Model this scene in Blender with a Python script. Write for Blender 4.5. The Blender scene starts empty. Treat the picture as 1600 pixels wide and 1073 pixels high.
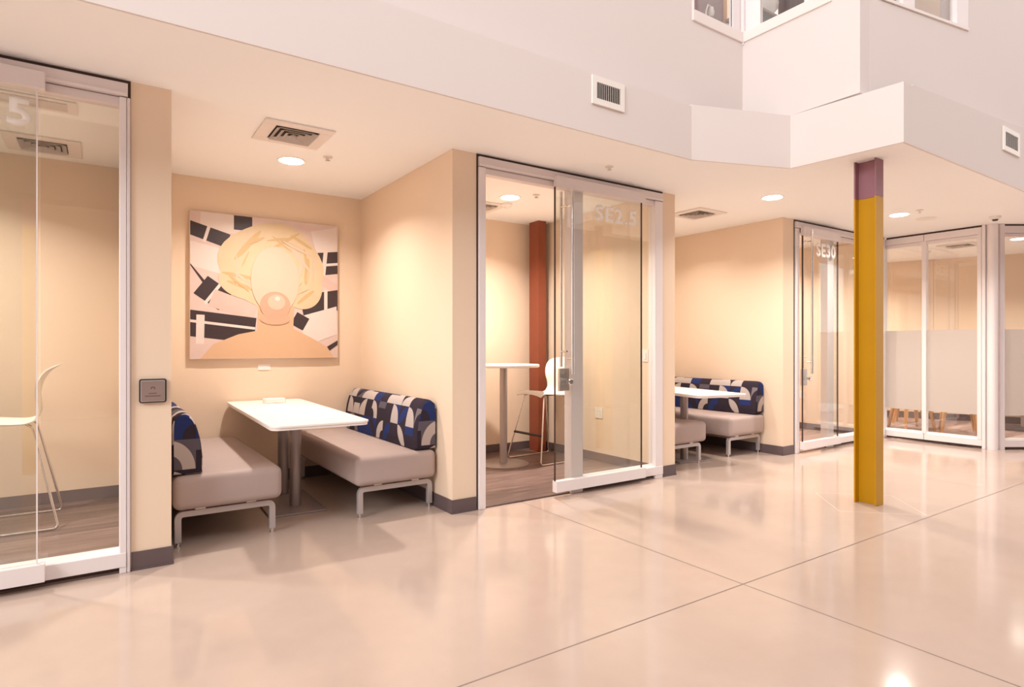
import bpy, bmesh, math, random
from mathutils import Vector, Matrix
random.seed(4)
PI = math.pi
S = bpy.context.scene
COL = S.collection

# ------------------------------------------------------------------ camera
cam_data = bpy.data.cameras.new('camera')
cam = bpy.data.objects.new('camera', cam_data)
COL.objects.link(cam)
cam.location = (0, 0, 1.25)
cam.rotation_euler = (PI / 2, 0, -math.radians(34.2))
cam_data.sensor_fit = 'HORIZONTAL'
cam_data.sensor_width = 36.0
cam_data.lens = 945.7 / 1600 * 36.0
cam_data.shift_y = 4.0 / 1600
cam_data.clip_start = 0.02
S.camera = cam

# ------------------------------------------------------------------ exposure, world, big lights
S.view_settings.view_transform = 'Standard'
S.view_settings.look = 'None'
S.view_settings.gamma = 1.0
S.view_settings.use_curve_mapping = False
S.view_settings.exposure = 0.42

W = bpy.data.worlds.new('world')
S.world = W
W.use_nodes = True
bg = W.node_tree.nodes['Background']
bg.inputs[0].default_value = (1.0, 0.90, 0.875, 1)
bg.inputs[1].default_value = 1.30


def lamp(name, kind, loc, energy, color, target=None, parent=None, **kw):
    d = bpy.data.lights.new(name, kind)
    d.energy = energy
    d.color = color
    for k, v in kw.items():
        setattr(d, k, v)
    o = bpy.data.objects.new(name, d)
    COL.objects.link(o)
    if parent is not None:
        o.parent = parent
    o.location = loc
    if target is not None:
        v = Vector(target) - Vector(loc)
        o.rotation_euler = v.to_track_quat('-Z', 'Y').to_euler()
    return o


# unseen area light added high on the left to brighten the bay face
lamp('added_side_light', 'AREA', (-8.5, -0.8, 6.6), 540, (0.95, 0.98, 1.0), (4.5, 2.6, 2.6),
     shape='RECTANGLE', size=5.0, size_y=2.6)


# ------------------------------------------------------------------ materials
def new_mat(name):
    m = bpy.data.materials.new(name)
    m.use_nodes = True
    nt = m.node_tree
    return m, nt, nt.nodes['Principled BSDF']


def nd(nt, kind, **kw):
    n = nt.nodes.new(kind)
    for k, v in kw.items():
        setattr(n, k, v)
    return n


def mth(nt, op, a, b=None, c=None):
    n = nt.nodes.new('ShaderNodeMath')
    n.operation = op
    for i, v in enumerate((a, b, c)):
        if v is None:
            continue
        if isinstance(v, (int, float)):
            n.inputs[i].default_value = v
        else:
            nt.links.new(v, n.inputs[i])
    return n.outputs[0]


def mixc(nt, fac, a, b):
    n = nt.nodes.new('ShaderNodeMix')
    n.data_type = 'RGBA'
    for idx, v in ((0, fac), (6, a), (7, b)):
        if isinstance(v, (int, float)):
            n.inputs[idx].default_value = v
        elif isinstance(v, tuple):
            n.inputs[idx].default_value = v + (1,) if len(v) == 3 else v
        else:
            nt.links.new(v, n.inputs[idx])
    return n.outputs[2]


def plain(name, col, rough=0.5, metal=0.0, noise=0.03, scale=6.0, bump=0.0, bscale=200.0, coat=0.0, spec=0.5):
    m, nt, p = new_mat(name)
    tc = nd(nt, 'ShaderNodeTexCoord')
    nz = nd(nt, 'ShaderNodeTexNoise')
    nz.inputs['Scale'].default_value = scale
    nz.inputs['Detail'].default_value = 3
    nt.links.new(tc.outputs['Object'], nz.inputs['Vector'])
    lo = tuple(max(0, c * (1 - noise)) for c in col)
    hi = tuple(min(1, c * (1 + noise)) for c in col)
    nt.links.new(mixc(nt, nz.outputs['Fac'], lo, hi), p.inputs['Base Color'])
    p.inputs['Roughness'].default_value = rough
    p.inputs['Metallic'].default_value = metal
    p.inputs['Specular IOR Level'].default_value = spec
    if coat:
        p.inputs['Coat Weight'].default_value = coat
    if bump:
        n2 = nd(nt, 'ShaderNodeTexNoise')
        n2.inputs['Scale'].default_value = bscale
        nt.links.new(tc.outputs['Object'], n2.inputs['Vector'])
        b = nd(nt, 'ShaderNodeBump')
        b.inputs['Strength'].default_value = bump
        b.inputs['Distance'].default_value = 0.002
        nt.links.new(n2.outputs['Fac'], b.inputs['Height'])
        nt.links.new(b.outputs[0], p.inputs['Normal'])
    return m


def emit(name, col, s):
    m, nt, p = new_mat(name)
    p.inputs['Base Color'].default_value = (0.9, 0.9, 0.9, 1)
    p.inputs['Emission Color'].default_value = col + (1,)
    p.inputs['Emission Strength'].default_value = s
    return m


def glass_mat(name, tint=(0.975, 0.985, 0.975), f0=0.09):
    m = bpy.data.materials.new(name)
    m.use_nodes = True
    nt = m.node_tree
    nt.nodes.clear()
    out = nd(nt, 'ShaderNodeOutputMaterial')
    tr = nd(nt, 'ShaderNodeBsdfTransparent')
    tr.inputs[0].default_value = tint + (1,)
    gl = nd(nt, 'ShaderNodeBsdfGlossy')
    gl.inputs['Roughness'].default_value = 0.0
    lw = nd(nt, 'ShaderNodeLayerWeight')
    lw.inputs['Blend'].default_value = 0.5
    p5 = mth(nt, 'POWER', lw.outputs['Facing'], 5.0)
    fac = mth(nt, 'MULTIPLY_ADD', p5, 1 - f0, f0)
    mx = nd(nt, 'ShaderNodeMixShader')
    nt.links.new(fac, mx.inputs[0])
    nt.links.new(tr.outputs[0], mx.inputs[1])
    nt.links.new(gl.outputs[0], mx.inputs[2])
    nt.links.new(mx.outputs[0], out.inputs[0])
    return m


def film_mat(name, c=(0.74, 0.68, 0.63), f=0.55):
    m = bpy.data.materials.new(name)
    m.use_nodes = True
    nt = m.node_tree
    nt.nodes.clear()
    out = nd(nt, 'ShaderNodeOutputMaterial')
    a = nd(nt, 'ShaderNodeBsdfTranslucent')
    a.inputs[0].default_value = c + (1,)
    b = nd(nt, 'ShaderNodeBsdfDiffuse')
    b.inputs[0].default_value = c + (1,)
    mx = nd(nt, 'ShaderNodeMixShader')
    mx.inputs[0].default_value = f
    nt.links.new(a.outputs[0], mx.inputs[1])
    nt.links.new(b.outputs[0], mx.inputs[2])
    nt.links.new(mx.outputs[0], out.inputs[0])
    return m


def concrete_mat():
    m, nt, p = new_mat('polished_concrete')
    tc = nd(nt, 'ShaderNodeTexCoord')
    sx = nd(nt, 'ShaderNodeSeparateXYZ')
    nt.links.new(tc.outputs['Object'], sx.inputs[0])
    x, y = sx.outputs[0], sx.outputs[1]
    n1 = nd(nt, 'ShaderNodeTexNoise')
    n1.inputs['Scale'].default_value = 0.9
    n1.inputs['Detail'].default_value = 5
    n1.inputs['Roughness'].default_value = 0.6
    nt.links.new(tc.outputs['Object'], n1.inputs['Vector'])
    n2 = nd(nt, 'ShaderNodeTexNoise')
    n2.inputs['Scale'].default_value = 7.0
    n2.inputs['Detail'].default_value = 6
    nt.links.new(tc.outputs['Object'], n2.inputs['Vector'])
    c = mixc(nt, n1.outputs['Fac'], (0.50, 0.385, 0.315), (0.62, 0.495, 0.415))
    f2 = mth(nt, 'MULTIPLY', n2.outputs['Fac'], 0.32)
    c = mixc(nt, f2, c, (0.45, 0.35, 0.295))
    # saw-cut joints every 3.65 m
    def joint(v, off, w):
        a = mth(nt, 'ADD', v, -off + 3.65 * 8 + 1.825)
        a = mth(nt, 'MODULO', a, 3.65)
        a = mth(nt, 'ABSOLUTE', mth(nt, 'SUBTRACT', a, 1.825))
        return mth(nt, 'LESS_THAN', a, w)
    j = mth(nt, 'MAXIMUM', joint(x, 2.79, 0.0042), joint(y, 1.947, 0.0042))
    c = mixc(nt, mth(nt, 'MULTIPLY', j, 0.8), c, (0.10, 0.065, 0.05))
    # diamond isolation joint round the post
    dx = mth(nt, 'ABSOLUTE', mth(nt, 'SUBTRACT', x, 5.05))
    dy = mth(nt, 'ABSOLUTE', mth(nt, 'SUBTRACT', y, 2.40))
    dd = mth(nt, 'ABSOLUTE', mth(nt, 'SUBTRACT', mth(nt, 'ADD', dx, dy), 0.42))
    c = mixc(nt, mth(nt, 'MULTIPLY', mth(nt, 'LESS_THAN', dd, 0.006), 0.5), c, (0.82, 0.70, 0.6))
    nt.links.new(c, p.inputs['Base Color'])
    r = mth(nt, 'MULTIPLY_ADD', n1.outputs['Fac'], 0.10, 0.06)
    r = mth(nt, 'ADD', r, mth(nt, 'MULTIPLY', j, 0.4))
    nt.links.new(r, p.inputs['Roughness'])
    p.inputs['Specular IOR Level'].default_value = 0.55
    return m


def wood_floor_mat(name='wood_plank_floor', g=1.0):
    m, nt, p = new_mat(name)
    tc = nd(nt, 'ShaderNodeTexCoord')
    mp = nd(nt, 'ShaderNodeMapping')
    mp.inputs['Scale'].default_value = (0.9, 9.0, 1.0)
    nt.links.new(tc.outputs['Object'], mp.inputs[0])
    n1 = nd(nt, 'ShaderNodeTexNoise')
    n1.inputs['Scale'].default_value = 2.2
    n1.inputs['Detail'].default_value = 8
    n1.inputs['Roughness'].default_value = 0.65
    n1.inputs['Distortion'].default_value = 0.6
    nt.links.new(mp.outputs[0], n1.inputs['Vector'])
    sx = nd(nt, 'ShaderNodeSeparateXYZ')
    nt.links.new(tc.outputs['Object'], sx.inputs[0])
    row = mth(nt, 'FLOOR', mth(nt, 'DIVIDE', sx.outputs[1], 0.15))
    wn = nd(nt, 'ShaderNodeTexWhiteNoise', noise_dimensions='1D')
    nt.links.new(row, wn.inputs['W'])
    v = mth(nt, 'MULTIPLY_ADD', wn.outputs['Value'], 0.3, mth(nt, 'MULTIPLY', n1.outputs['Fac'], 0.85))
    cr = nd(nt, 'ShaderNodeValToRGB')
    e = cr.color_ramp.elements
    e[0].position = 0.25
    e[0].color = (0.055 * g, 0.034 * g, 0.030 * g, 1)
    e[1].position = 0.85
    e[1].color = (0.34 * g, 0.235 * g, 0.205 * g, 1)
    k = e.new(0.52)
    k.color = (0.155 * g, 0.10 * g, 0.088 * g, 1)
    nt.links.new(v, cr.inputs[0])
    fr = mth(nt, 'FRACT', mth(nt, 'DIVIDE', sx.outputs[1], 0.15))
    seam = mth(nt, 'LESS_THAN', fr, 0.02)
    nt.links.new(mixc(nt, mth(nt, 'MULTIPLY', seam, 0.6), cr.outputs[0], (0.06, 0.04, 0.03)), p.inputs['Base Color'])
    p.inputs['Roughness'].default_value = 0.38
    return m


def pattern_fabric_mat():
    """navy fabric with a tiled print of arcs, leaves and rectangles"""
    m, nt, p = new_mat('patterned_fabric')
    uv = nd(nt, 'ShaderNodeUVMap', uv_map='UVMap')
    sx = nd(nt, 'ShaderNodeSeparateXYZ')
    nt.links.new(uv.outputs[0], sx.inputs[0])
    u = mth(nt, 'DIVIDE', sx.outputs[0], 0.150)
    v = mth(nt, 'DIVIDE', sx.outputs[1], 0.185)
    cu, cv = mth(nt, 'FLOOR', u), mth(nt, 'FLOOR', v)
    fu, fv = mth(nt, 'FRACT', u), mth(nt, 'FRACT', v)
    cmb = nd(nt, 'ShaderNodeCombineXYZ')
    nt.links.new(cu, cmb.inputs[0])
    nt.links.new(cv, cmb.inputs[1])
    def rnd(seed):
        c2 = nd(nt, 'ShaderNodeCombineXYZ')
        nt.links.new(cu, c2.inputs[0])
        nt.links.new(cv, c2.inputs[1])
        c2.inputs[2].default_value = seed
        w = nd(nt, 'ShaderNodeTexWhiteNoise', noise_dimensions='3D')
        nt.links.new(c2.outputs[0], w.inputs['Vector'])
        return w.outputs['Value']
    r1, r2, r3, r4 = rnd(1.3), rnd(5.1), rnd(9.7), rnd(14.2)
    flip = mth(nt, 'GREATER_THAN', r1, 0.5)
    fu2 = mth(nt, 'ABSOLUTE', mth(nt, 'SUBTRACT', flip, fu))
    def dist(ax, ay):
        a = mth(nt, 'POWER', mth(nt, 'ABSOLUTE', mth(nt, 'SUBTRACT', fu2, ax)), 2.0)
        b = mth(nt, 'POWER', mth(nt, 'ABSOLUTE', mth(nt, 'SUBTRACT', fv, ay)), 2.0)
        return mth(nt, 'SQRT', mth(nt, 'ADD', a, b))
    d1, d2 = dist(0, 0), dist(1, 1)
    q1 = mth(nt, 'LESS_THAN', d1, 0.98)
    ring = mth(nt, 'SUBTRACT', q1, mth(nt, 'LESS_THAN', d1, 0.5))
    leaf = mth(nt, 'MULTIPLY', q1, mth(nt, 'LESS_THAN', d2, 0.98))
    half = mth(nt, 'LESS_THAN', fv, 0.62)
    t1 = mth(nt, 'LESS_THAN', r2, 0.32)
    t2 = mth(nt, 'LESS_THAN', r2, 0.60)
    t3 = mth(nt, 'LESS_THAN', r2, 0.82)
    def sel(f, a, b):
        return mth(nt, 'ADD', mth(nt, 'MULTIPLY', f, a), mth(nt, 'MULTIPLY', mth(nt, 'SUBTRACT', 1.0, f), b))
    mask = sel(t1, q1, sel(t2, ring, sel(t3, leaf, half)))
    def pal(r, stops):
        cr = nd(nt, 'ShaderNodeValToRGB')
        cr.color_ramp.interpolation = 'CONSTANT'
        el = cr.color_ramp.elements
        el[0].position, el[0].color = 0.0, stops[0][1] + (1,)
        el[1].position, el[1].color = stops[1][0], stops[1][1] + (1,)
        for ps, c in stops[2:]:
            k = el.new(ps)
            k.color = c + (1,)
        nt.links.new(r, cr.inputs[0])
        return cr.outputs[0]
    navy, blue = (0.030, 0.021, 0.033), (0.017, 0.032, 0.135)
    grey, light, mid = (0.19, 0.16, 0.17), (0.50, 0.43, 0.40), (0.11, 0.095, 0.12)
    back = pal(r3, [(0, navy), (0.70, blue), (0.82, mid), (0.92, grey)])
    fore = pal(r4, [(0, light), (0.30, grey), (0.54, navy), (0.80, blue)])
    c = mixc(nt, mask, back, fore)
    tc = nd(nt, 'ShaderNodeTexCoord')
    n = nd(nt, 'ShaderNodeTexNoise')
    n.inputs['Scale'].default_value = 260
    nt.links.new(tc.outputs['Object'], n.inputs['Vector'])
    c = mixc(nt, mth(nt, 'MULTIPLY', n.outputs['Fac'], 0.05), c, (0.3, 0.26, 0.26))
    nt.links.new(c, p.inputs['Base Color'])
    p.inputs['Roughness'].default_value = 0.95
    p.inputs['Specular IOR Level'].default_value = 0.15
    b = nd(nt, 'ShaderNodeBump')
    b.inputs['Strength'].default_value = 0.25
    b.inputs['Distance'].default_value = 0.002
    nt.links.new(n.outputs['Fac'], b.inputs['Height'])
    nt.links.new(b.outputs[0], p.inputs['Normal'])
    return m


M = {}
M['cream'] = plain('cream_wall_paint', (0.83, 0.66, 0.50), 0.75, noise=0.015, scale=2, bump=0.05)
M['white_wall'] = plain('off_white_wall_paint', (0.76, 0.695, 0.665), 0.8, noise=0.012, scale=1.5, bump=0.05)
M['ceiling'] = plain('white_ceiling_paint', (0.97, 0.97, 0.965), 0.85, noise=0.01, scale=2)
M['opposite'] = plain('darkened_opposite_wall', (0.14, 0.105, 0.085), 0.8)  # dimness of the opposite side put into the colour, for darker glass reflections
M['base'] = plain('grey_vinyl_baseboard', (0.125, 0.088, 0.09), 0.45, noise=0.08)
M['alu'] = plain('satin_aluminium', (0.76, 0.69, 0.69), 0.42, metal=0.15, noise=0.02)
M['alu_white'] = plain('pale_anodised_aluminium', (0.84, 0.78, 0.775), 0.45, metal=0.05, noise=0.02)
M['gap'] = plain('gap_shade_and_seal', (0.06, 0.03, 0.022), 0.7)  # dark colour stands in for shade in frame gaps; also on door seals
M['steel'] = plain('brushed_steel', (0.62, 0.58, 0.57), 0.28, metal=0.9, noise=0.04)
M['chrome'] = plain('chrome', (0.78, 0.74, 0.72), 0.14, metal=1.0)
M['silver'] = plain('silver_powder_coat', (0.56, 0.51, 0.505), 0.4, metal=0.45, noise=0.03)
M['pedestal'] = plain('grey_metal_pedestal', (0.43, 0.375, 0.365), 0.36, metal=0.55, noise=0.04)
M['laminate'] = plain('white_laminate', (0.88, 0.83, 0.79), 0.35, noise=0.01)
M['plastic'] = plain('white_plastic', (0.86, 0.82, 0.76), 0.38, noise=0.01)
M['white_metal'] = plain('white_painted_metal', (0.84, 0.77, 0.73), 0.5, noise=0.015)
M['black'] = plain('black_plastic', (0.03, 0.022, 0.02), 0.5)
M['dark'] = plain('dark_recess', (0.045, 0.03, 0.027), 0.8)
M['seat'] = plain('taupe_vinyl', (0.47, 0.37, 0.34), 0.62, noise=0.05, scale=9, bump=0.12, bscale=120)
M['pattern'] = pattern_fabric_mat()
M['yellow'] = plain('mustard_yellow_paint', (0.52, 0.262, 0.001), 0.42, noise=0.08, scale=3, spec=0.3)
M['primer'] = plain('purple_primer', (0.29, 0.125, 0.15), 0.5, noise=0.12, scale=5)
M['brown'] = plain('red_brown_paint', (0.235, 0.055, 0.025), 0.45, noise=0.1)
M['concrete'] = concrete_mat()
M['wood_floor'] = wood_floor_mat()
M['wood_floor_light'] = wood_floor_mat('light_wood_plank_floor', 1.9)
M['glass'] = glass_mat('clear_glass')
M['film'] = film_mat('frosted_film')
M['vinyl'] = plain('white_vinyl_lettering', (0.95, 0.92, 0.89), 0.6, noise=0.0)
M['lens'] = emit('glowing_lens', (1.0, 0.93, 0.84), 14.0)
M['plaque'] = plain('grey_plaque_metal', (0.33, 0.245, 0.22), 0.4, metal=0.3, noise=0.06)
M['plaque_ink'] = plain('engraved_lettering', (0.12, 0.08, 0.075), 0.6)
M['oak'] = plain('pale_oak_wood', (0.74, 0.43, 0.20), 0.45, noise=0.15, scale=14)
M['shell'] = plain('grey_shell_plastic', (0.62, 0.55, 0.5), 0.5)
M['mauve'] = plain('mauve_board', (0.30, 0.13, 0.14), 0.6, noise=0.2, scale=3)
M['tan'] = plain('tan_board', (0.58, 0.33, 0.12), 0.6, noise=0.12, scale=3)
M['umber'] = plain('umber_board', (0.34, 0.21, 0.165), 0.6, noise=0.1)
M['charcoal'] = plain('charcoal_fabric', (0.10, 0.07, 0.075), 0.8, noise=0.2)
M['fluff'] = plain('white_fleece', (0.9, 0.88, 0.86), 0.95, noise=0.05, scale=40, bump=0.6, bscale=60)
M['slate'] = plain('blue_grey_panel', (0.13, 0.12, 0.17), 0.6)
# canvas print colours
M['p_pink'] = plain('print_pale_pink', (0.68, 0.52, 0.47), 0.5, noise=0.06, scale=12)
M['p_pink2'] = plain('print_dusty_pink', (0.68, 0.47, 0.41), 0.5, noise=0.08, scale=12)
M['p_white'] = plain('print_cream_white', (0.74, 0.63, 0.58), 0.5, noise=0.03, scale=12)
M['p_black'] = plain('print_black', (0.045, 0.028, 0.032), 0.45, noise=0.5, scale=220)
M['p_cream'] = plain('print_cream', (0.67, 0.51, 0.325), 0.5, noise=0.07, scale=9)
M['p_cream2'] = plain('print_honey', (0.60, 0.40, 0.20), 0.5, noise=0.08, scale=9)
M['p_peach'] = plain('print_peach', (0.66, 0.42, 0.26), 0.5, noise=0.05, scale=5)
M['p_peach2'] = plain('print_light_peach', (0.66, 0.50, 0.38), 0.5, noise=0.04, scale=5)
M['p_coral'] = plain('print_coral', (0.70, 0.36, 0.25), 0.45, noise=0.05, scale=8)
M['p_coral2'] = plain('print_light_coral', (0.76, 0.48, 0.36), 0.45, noise=0.05, scale=8)
M['p_tan'] = plain('print_tan', (0.62, 0.38, 0.25), 0.5, noise=0.06, scale=8)


# ------------------------------------------------------------------ mesh helpers
class MB:
    def __init__(self):
        self.bm = bmesh.new()
        self.mi = 0

    def _faces(self, fs):
        for f in fs:
            f.material_index = self.mi

    def box(self, x0, x1, y0, y1, z0, z1, bevel=0.0, seg=2, rot=None):
        r = bmesh.ops.create_cube(self.bm, size=1.0)
        vs = r['verts']
        for v in vs:
            v.co = Vector(((x0 + x1) / 2 + v.co.x * (x1 - x0), (y0 + y1) / 2 + v.co.y * (y1 - y0),
                           (z0 + z1) / 2 + v.co.z * (z1 - z0)))
        fs = list({f for v in vs for f in v.link_faces})
        self._faces(fs)
        if bevel > 0:
            es = list({e for v in vs for e in v.link_edges})
            rr = bmesh.ops.bevel(self.bm, geom=es, offset=bevel, segments=seg, profile=0.5, affect='EDGES')
            self._faces(rr['faces'])
        return self

    def prism(self, pts, z0, z1):
        """vertical prism over plan polygon pts (x, y)"""
        b = [self.bm.verts.new((x, y, z0)) for x, y in pts]
        t = [self.bm.verts.new((x, y, z1)) for x, y in pts]
        n = len(pts)
        fs = [self.bm.faces.new(b[::-1]), self.bm.faces.new(t)]
        for i in range(n):
            fs.append(self.bm.faces.new((b[i], b[(i + 1) % n], t[(i + 1) % n], t[i])))
        self._faces(fs)
        return self

    def extrude(self, pts3, vec):
        """prism from a planar polygon of 3-D points, pushed along vec"""
        vec = Vector(vec)
        b = [self.bm.verts.new(q) for q in pts3]
        t = [self.bm.verts.new(Vector(q) + vec) for q in pts3]
        n = len(b)
        fs = [self.bm.faces.new(b[::-1]), self.bm.faces.new(t)]
        for i in range(n):
            fs.append(self.bm.faces.new((b[i], b[(i + 1) % n], t[(i + 1) % n], t[i])))
        self._faces(fs)
        return self

    def poly(self, pts3):
        f = self.bm.faces.new([self.bm.verts.new(q) for q in pts3])
        self._faces([f])
        return self

    def lathe(self, prof, cx=0, cy=0, n=40, axis='z', base=(0, 0, 0)):
        rings = []
        for r, h in prof:
            ring = []
            for i in range(n):
                a = 2 * PI * i / n
                if axis == 'z':
                    co = (cx + r * math.cos(a), cy + r * math.sin(a), h)
                elif axis == 'y':
                    co = (base[0] + r * math.cos(a), base[1] + h, base[2] + r * math.sin(a))
                else:
                    co = (base[0] + h, base[1] + r * math.cos(a), base[2] + r * math.sin(a))
                ring.append(self.bm.verts.new(co))
            rings.append(ring)
        fs = []
        for a, b in zip(rings, rings[1:]):
            for i in range(n):
                fs.append(self.bm.faces.new((a[i], a[(i + 1) % n], b[(i + 1) % n], b[i])))
        fs.append(self.bm.faces.new(rings[0][::-1]))
        fs.append(self.bm.faces.new(rings[-1]))
        self._faces(fs)
        return self

    def tube(self, pts, r, n=10, closed=False):
        pts = [Vector(p) for p in pts]
        rings = []
        up = None
        for i, p in enumerate(pts):
            a = pts[i - 1] if i > 0 else pts[0]
            b = pts[i + 1] if i < len(pts) - 1 else pts[-1]
            t = (b - a).normalized()
            if up is None:
                up = t.orthogonal().normalized()
            else:
                up = (up - t * up.dot(t)).normalized()
            s = t.cross(up)
            rings.append([self.bm.verts.new(p + r * (math.cos(2 * PI * k / n) * up + math.sin(2 * PI * k / n) * s))
                          for k in range(n)])
        fs = []
        for a, b in zip(rings, rings[1:]):
            for k in range(n):
                fs.append(self.bm.faces.new((a[k], a[(k + 1) % n], b[(k + 1) % n], b[k])))
        fs.append(self.bm.faces.new(rings[0][::-1]))
        fs.append(self.bm.faces.new(rings[-1]))
        self._faces(fs)
        return self

    def build(self, name, mats, parent=None, smooth=False, uvs=None, world=True, bevel=0.0):
        bm = self.bm
        bmesh.ops.recalc_face_normals(bm, faces=bm.faces[:])
        me = bpy.data.meshes.new(name)
        if parent is not None and world:
            bm.transform(chain_matrix(parent).inverted())
        if uvs:
            lay = bm.loops.layers.uv.new('UVMap')
            for f in bm.faces:
                for l in f.loops:
                    l[lay].uv = uvs(l.vert.co, f.normal)
        bm.to_mesh(me)
        bm.free()
        if not isinstance(mats, (list, tuple)):
            mats = [mats]
        for m in mats:
            me.materials.append(m)
        if smooth:
            me.polygons.foreach_set('use_smooth', [True] * len(me.polygons))
            me.set_sharp_from_angle(angle=math.radians(38))
        o = bpy.data.objects.new(name, me)
        COL.objects.link(o)
        if parent is not None:
            o.parent = parent
        if bevel:
            md = o.modifiers.new('edge', 'BEVEL')
            md.width = bevel
            md.segments = 2
            md.limit_method = 'ANGLE'
        return o


def chain_matrix(o):
    m = Matrix.LocRotScale(o.location, o.rotation_euler, o.scale)
    return chain_matrix(o.parent) @ m if o.parent is not None else m


def tag(o, label=None, cat=None, group=None, kind=None):
    if label:
        o['label'] = label
    if cat:
        o['category'] = cat
    if group:
        o['group'] = group
    if kind:
        o['kind'] = kind
    return o


def empty(name, loc=(0, 0, 0), rz=0.0, label=None, cat=None, group=None, kind=None):
    o = bpy.data.objects.new(name, None)
    COL.objects.link(o)
    o.empty_display_size = 0.1
    o.location = loc
    o.rotation_euler = (0, 0, rz)
    return tag(o, label, cat, group, kind)


def struct(o, label, cat):
    return tag(o, label, cat, None, 'structure')


def dup(root, loc, rz, label, group=None):
    r = root.copy()
    COL.objects.link(r)
    r.location = loc
    r.rotation_euler = (0, 0, rz)
    r['label'] = label
    if group:
        r['group'] = group
    for ch in list(root.children):
        c = ch.copy()
        COL.objects.link(c)
        c.parent = r
        for g in list(ch.children):
            d = g.copy()
            COL.objects.link(d)
            d.parent = c
    return r


def fillet(pts, rad, n=5):
    """round the inner corners of a polyline"""
    pts = [Vector(p) for p in pts]
    out = [pts[0]]
    for i in range(1, len(pts) - 1):
        p, a, b = pts[i], pts[i - 1], pts[i + 1]
        da, db = (a - p), (b - p)
        r = min(rad, da.length * 0.45, db.length * 0.45)
        q0, q1 = p + da.normalized() * r, p + db.normalized() * r
        for k in range(n + 1):
            t = k / n
            out.append((1 - t) ** 2 * q0 + 2 * t * (1 - t) * p + t * t * q1)
    out.append(pts[-1])
    return out


def round_rect(x0, x1, y0, y1, r, n=6):
    pts = []
    for cx, cy, a0 in ((x1 - r, y1 - r, 0), (x0 + r, y1 - r, 90), (x0 + r, y0 + r, 180), (x1 - r, y0 + r, 270)):
        for k in range(n + 1):
            a = math.radians(a0 + 90 * k / n)
            pts.append((cx + r * math.cos(a), cy + r * math.sin(a)))
    return pts


def catmull(pts, n=6):
    out = []
    P = [pts[0]] + list(pts) + [pts[-1]]
    for i in range(1, len(P) - 2):
        p0, p1, p2, p3 = (Vector(P[i - 1]), Vector(P[i]), Vector(P[i + 1]), Vector(P[i + 2]))
        for k in range(n):
            t = k / n
            out.append(0.5 * (2 * p1 + (p2 - p0) * t + (2 * p0 - 5 * p1 + 4 * p2 - p3) * t * t
                              + (3 * p1 - p0 - 3 * p2 + p3) * t ** 3))
    out.append(Vector(pts[-1]))
    return out


def text_mesh(body, mat, name, parent, x0, x1, z0, z1, y, depth=0.0015, along=None):
    """lettering laid on a vertical face that looks towards -Y, fitted to x0..x1 and z0..z1"""
    cu = bpy.data.curves.new(name, 'FONT')
    cu.body = body
    cu.size = 1.0
    cu.offset = 0.034
    cu.space_character = 1.12
    cu.resolution_u = 4
    ob = bpy.data.objects.new(name, cu)
    COL.objects.link(ob)
    bpy.context.view_layer.update()
    me = bpy.data.meshes.new_from_object(ob.evaluated_get(bpy.context.evaluated_depsgraph_get()))
    bpy.data.objects.remove(ob)
    xs = [v.co.x for v in me.vertices]
    ys = [v.co.y for v in me.vertices]
    a, b, c, d = min(xs), max(xs), min(ys), max(ys)
    bm = bmesh.new()
    bm.from_mesh(me)
    for v in bm.verts:
        v.co = Vector((x0 + (v.co.x - a) / (b - a) * (x1 - x0), y, z0 + (v.co.y - c) / (d - c) * (z1 - z0)))
    g = bmesh.ops.extrude_face_region(bm, geom=bm.faces[:])
    for v in [q for q in g['geom'] if isinstance(q, bmesh.types.BMVert)]:
        v.co.y -= depth
    mb = MB()
    mb.bm.free()
    mb.bm = bm
    return mb.build(name, mat, parent)


# ------------------------------------------------------------------ the setting
CZ = 2.72          # soffit / booth ceiling height
FY = 3.975         # front plane of the row of booths
BY = 5.97          # back wall of the booths
AY = 5.88          # back wall of the seating alcoves

struct(MB().box(-9, 16, -7, 8, -0.12, 0.0).build('floor', M['concrete']),
       'polished tan concrete floor of the lobby with dark saw-cut joints', 'floor')
for nm, x0, x1, lab in (('floor_left', -2.6, 0.138, 'grey-brown wood plank floor inside the glass booth at the far left'),
                        ('floor_middle', 2.372, 4.432, 'grey-brown wood plank floor inside booth SE2.5'),
                        ('floor_right', 6.66, 8.83, 'wood plank floor inside booth SE30')):
    struct(MB().box(x0, x1, FY, BY, 0.0, 0.012).build(nm, M['wood_floor_light' if x0 > 6 else 'wood_floor']), lab, 'floor')
struct(MB().prism([(8.83, 3.98), (8.95, 2.80), (10.6, 1.7), (13.2, 1.7), (13.2, 6.4), (8.83, 6.4)], 0.0, 0.012)
       .build('floor_far', M['wood_floor_light']), 'wood plank floor of the meeting room behind the frosted glass', 'floor')

struct(MB().prism([(-4, 3.17), (3.864, 3.17), (4.738, 2.858), (4.80, 2.035), (14, 2.035), (14, 6.6), (-4, 6.6)], CZ, CZ + 0.1)
       .build('ceiling', M['ceiling']), 'white low ceiling over the booths and alcoves', 'ceiling')

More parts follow.
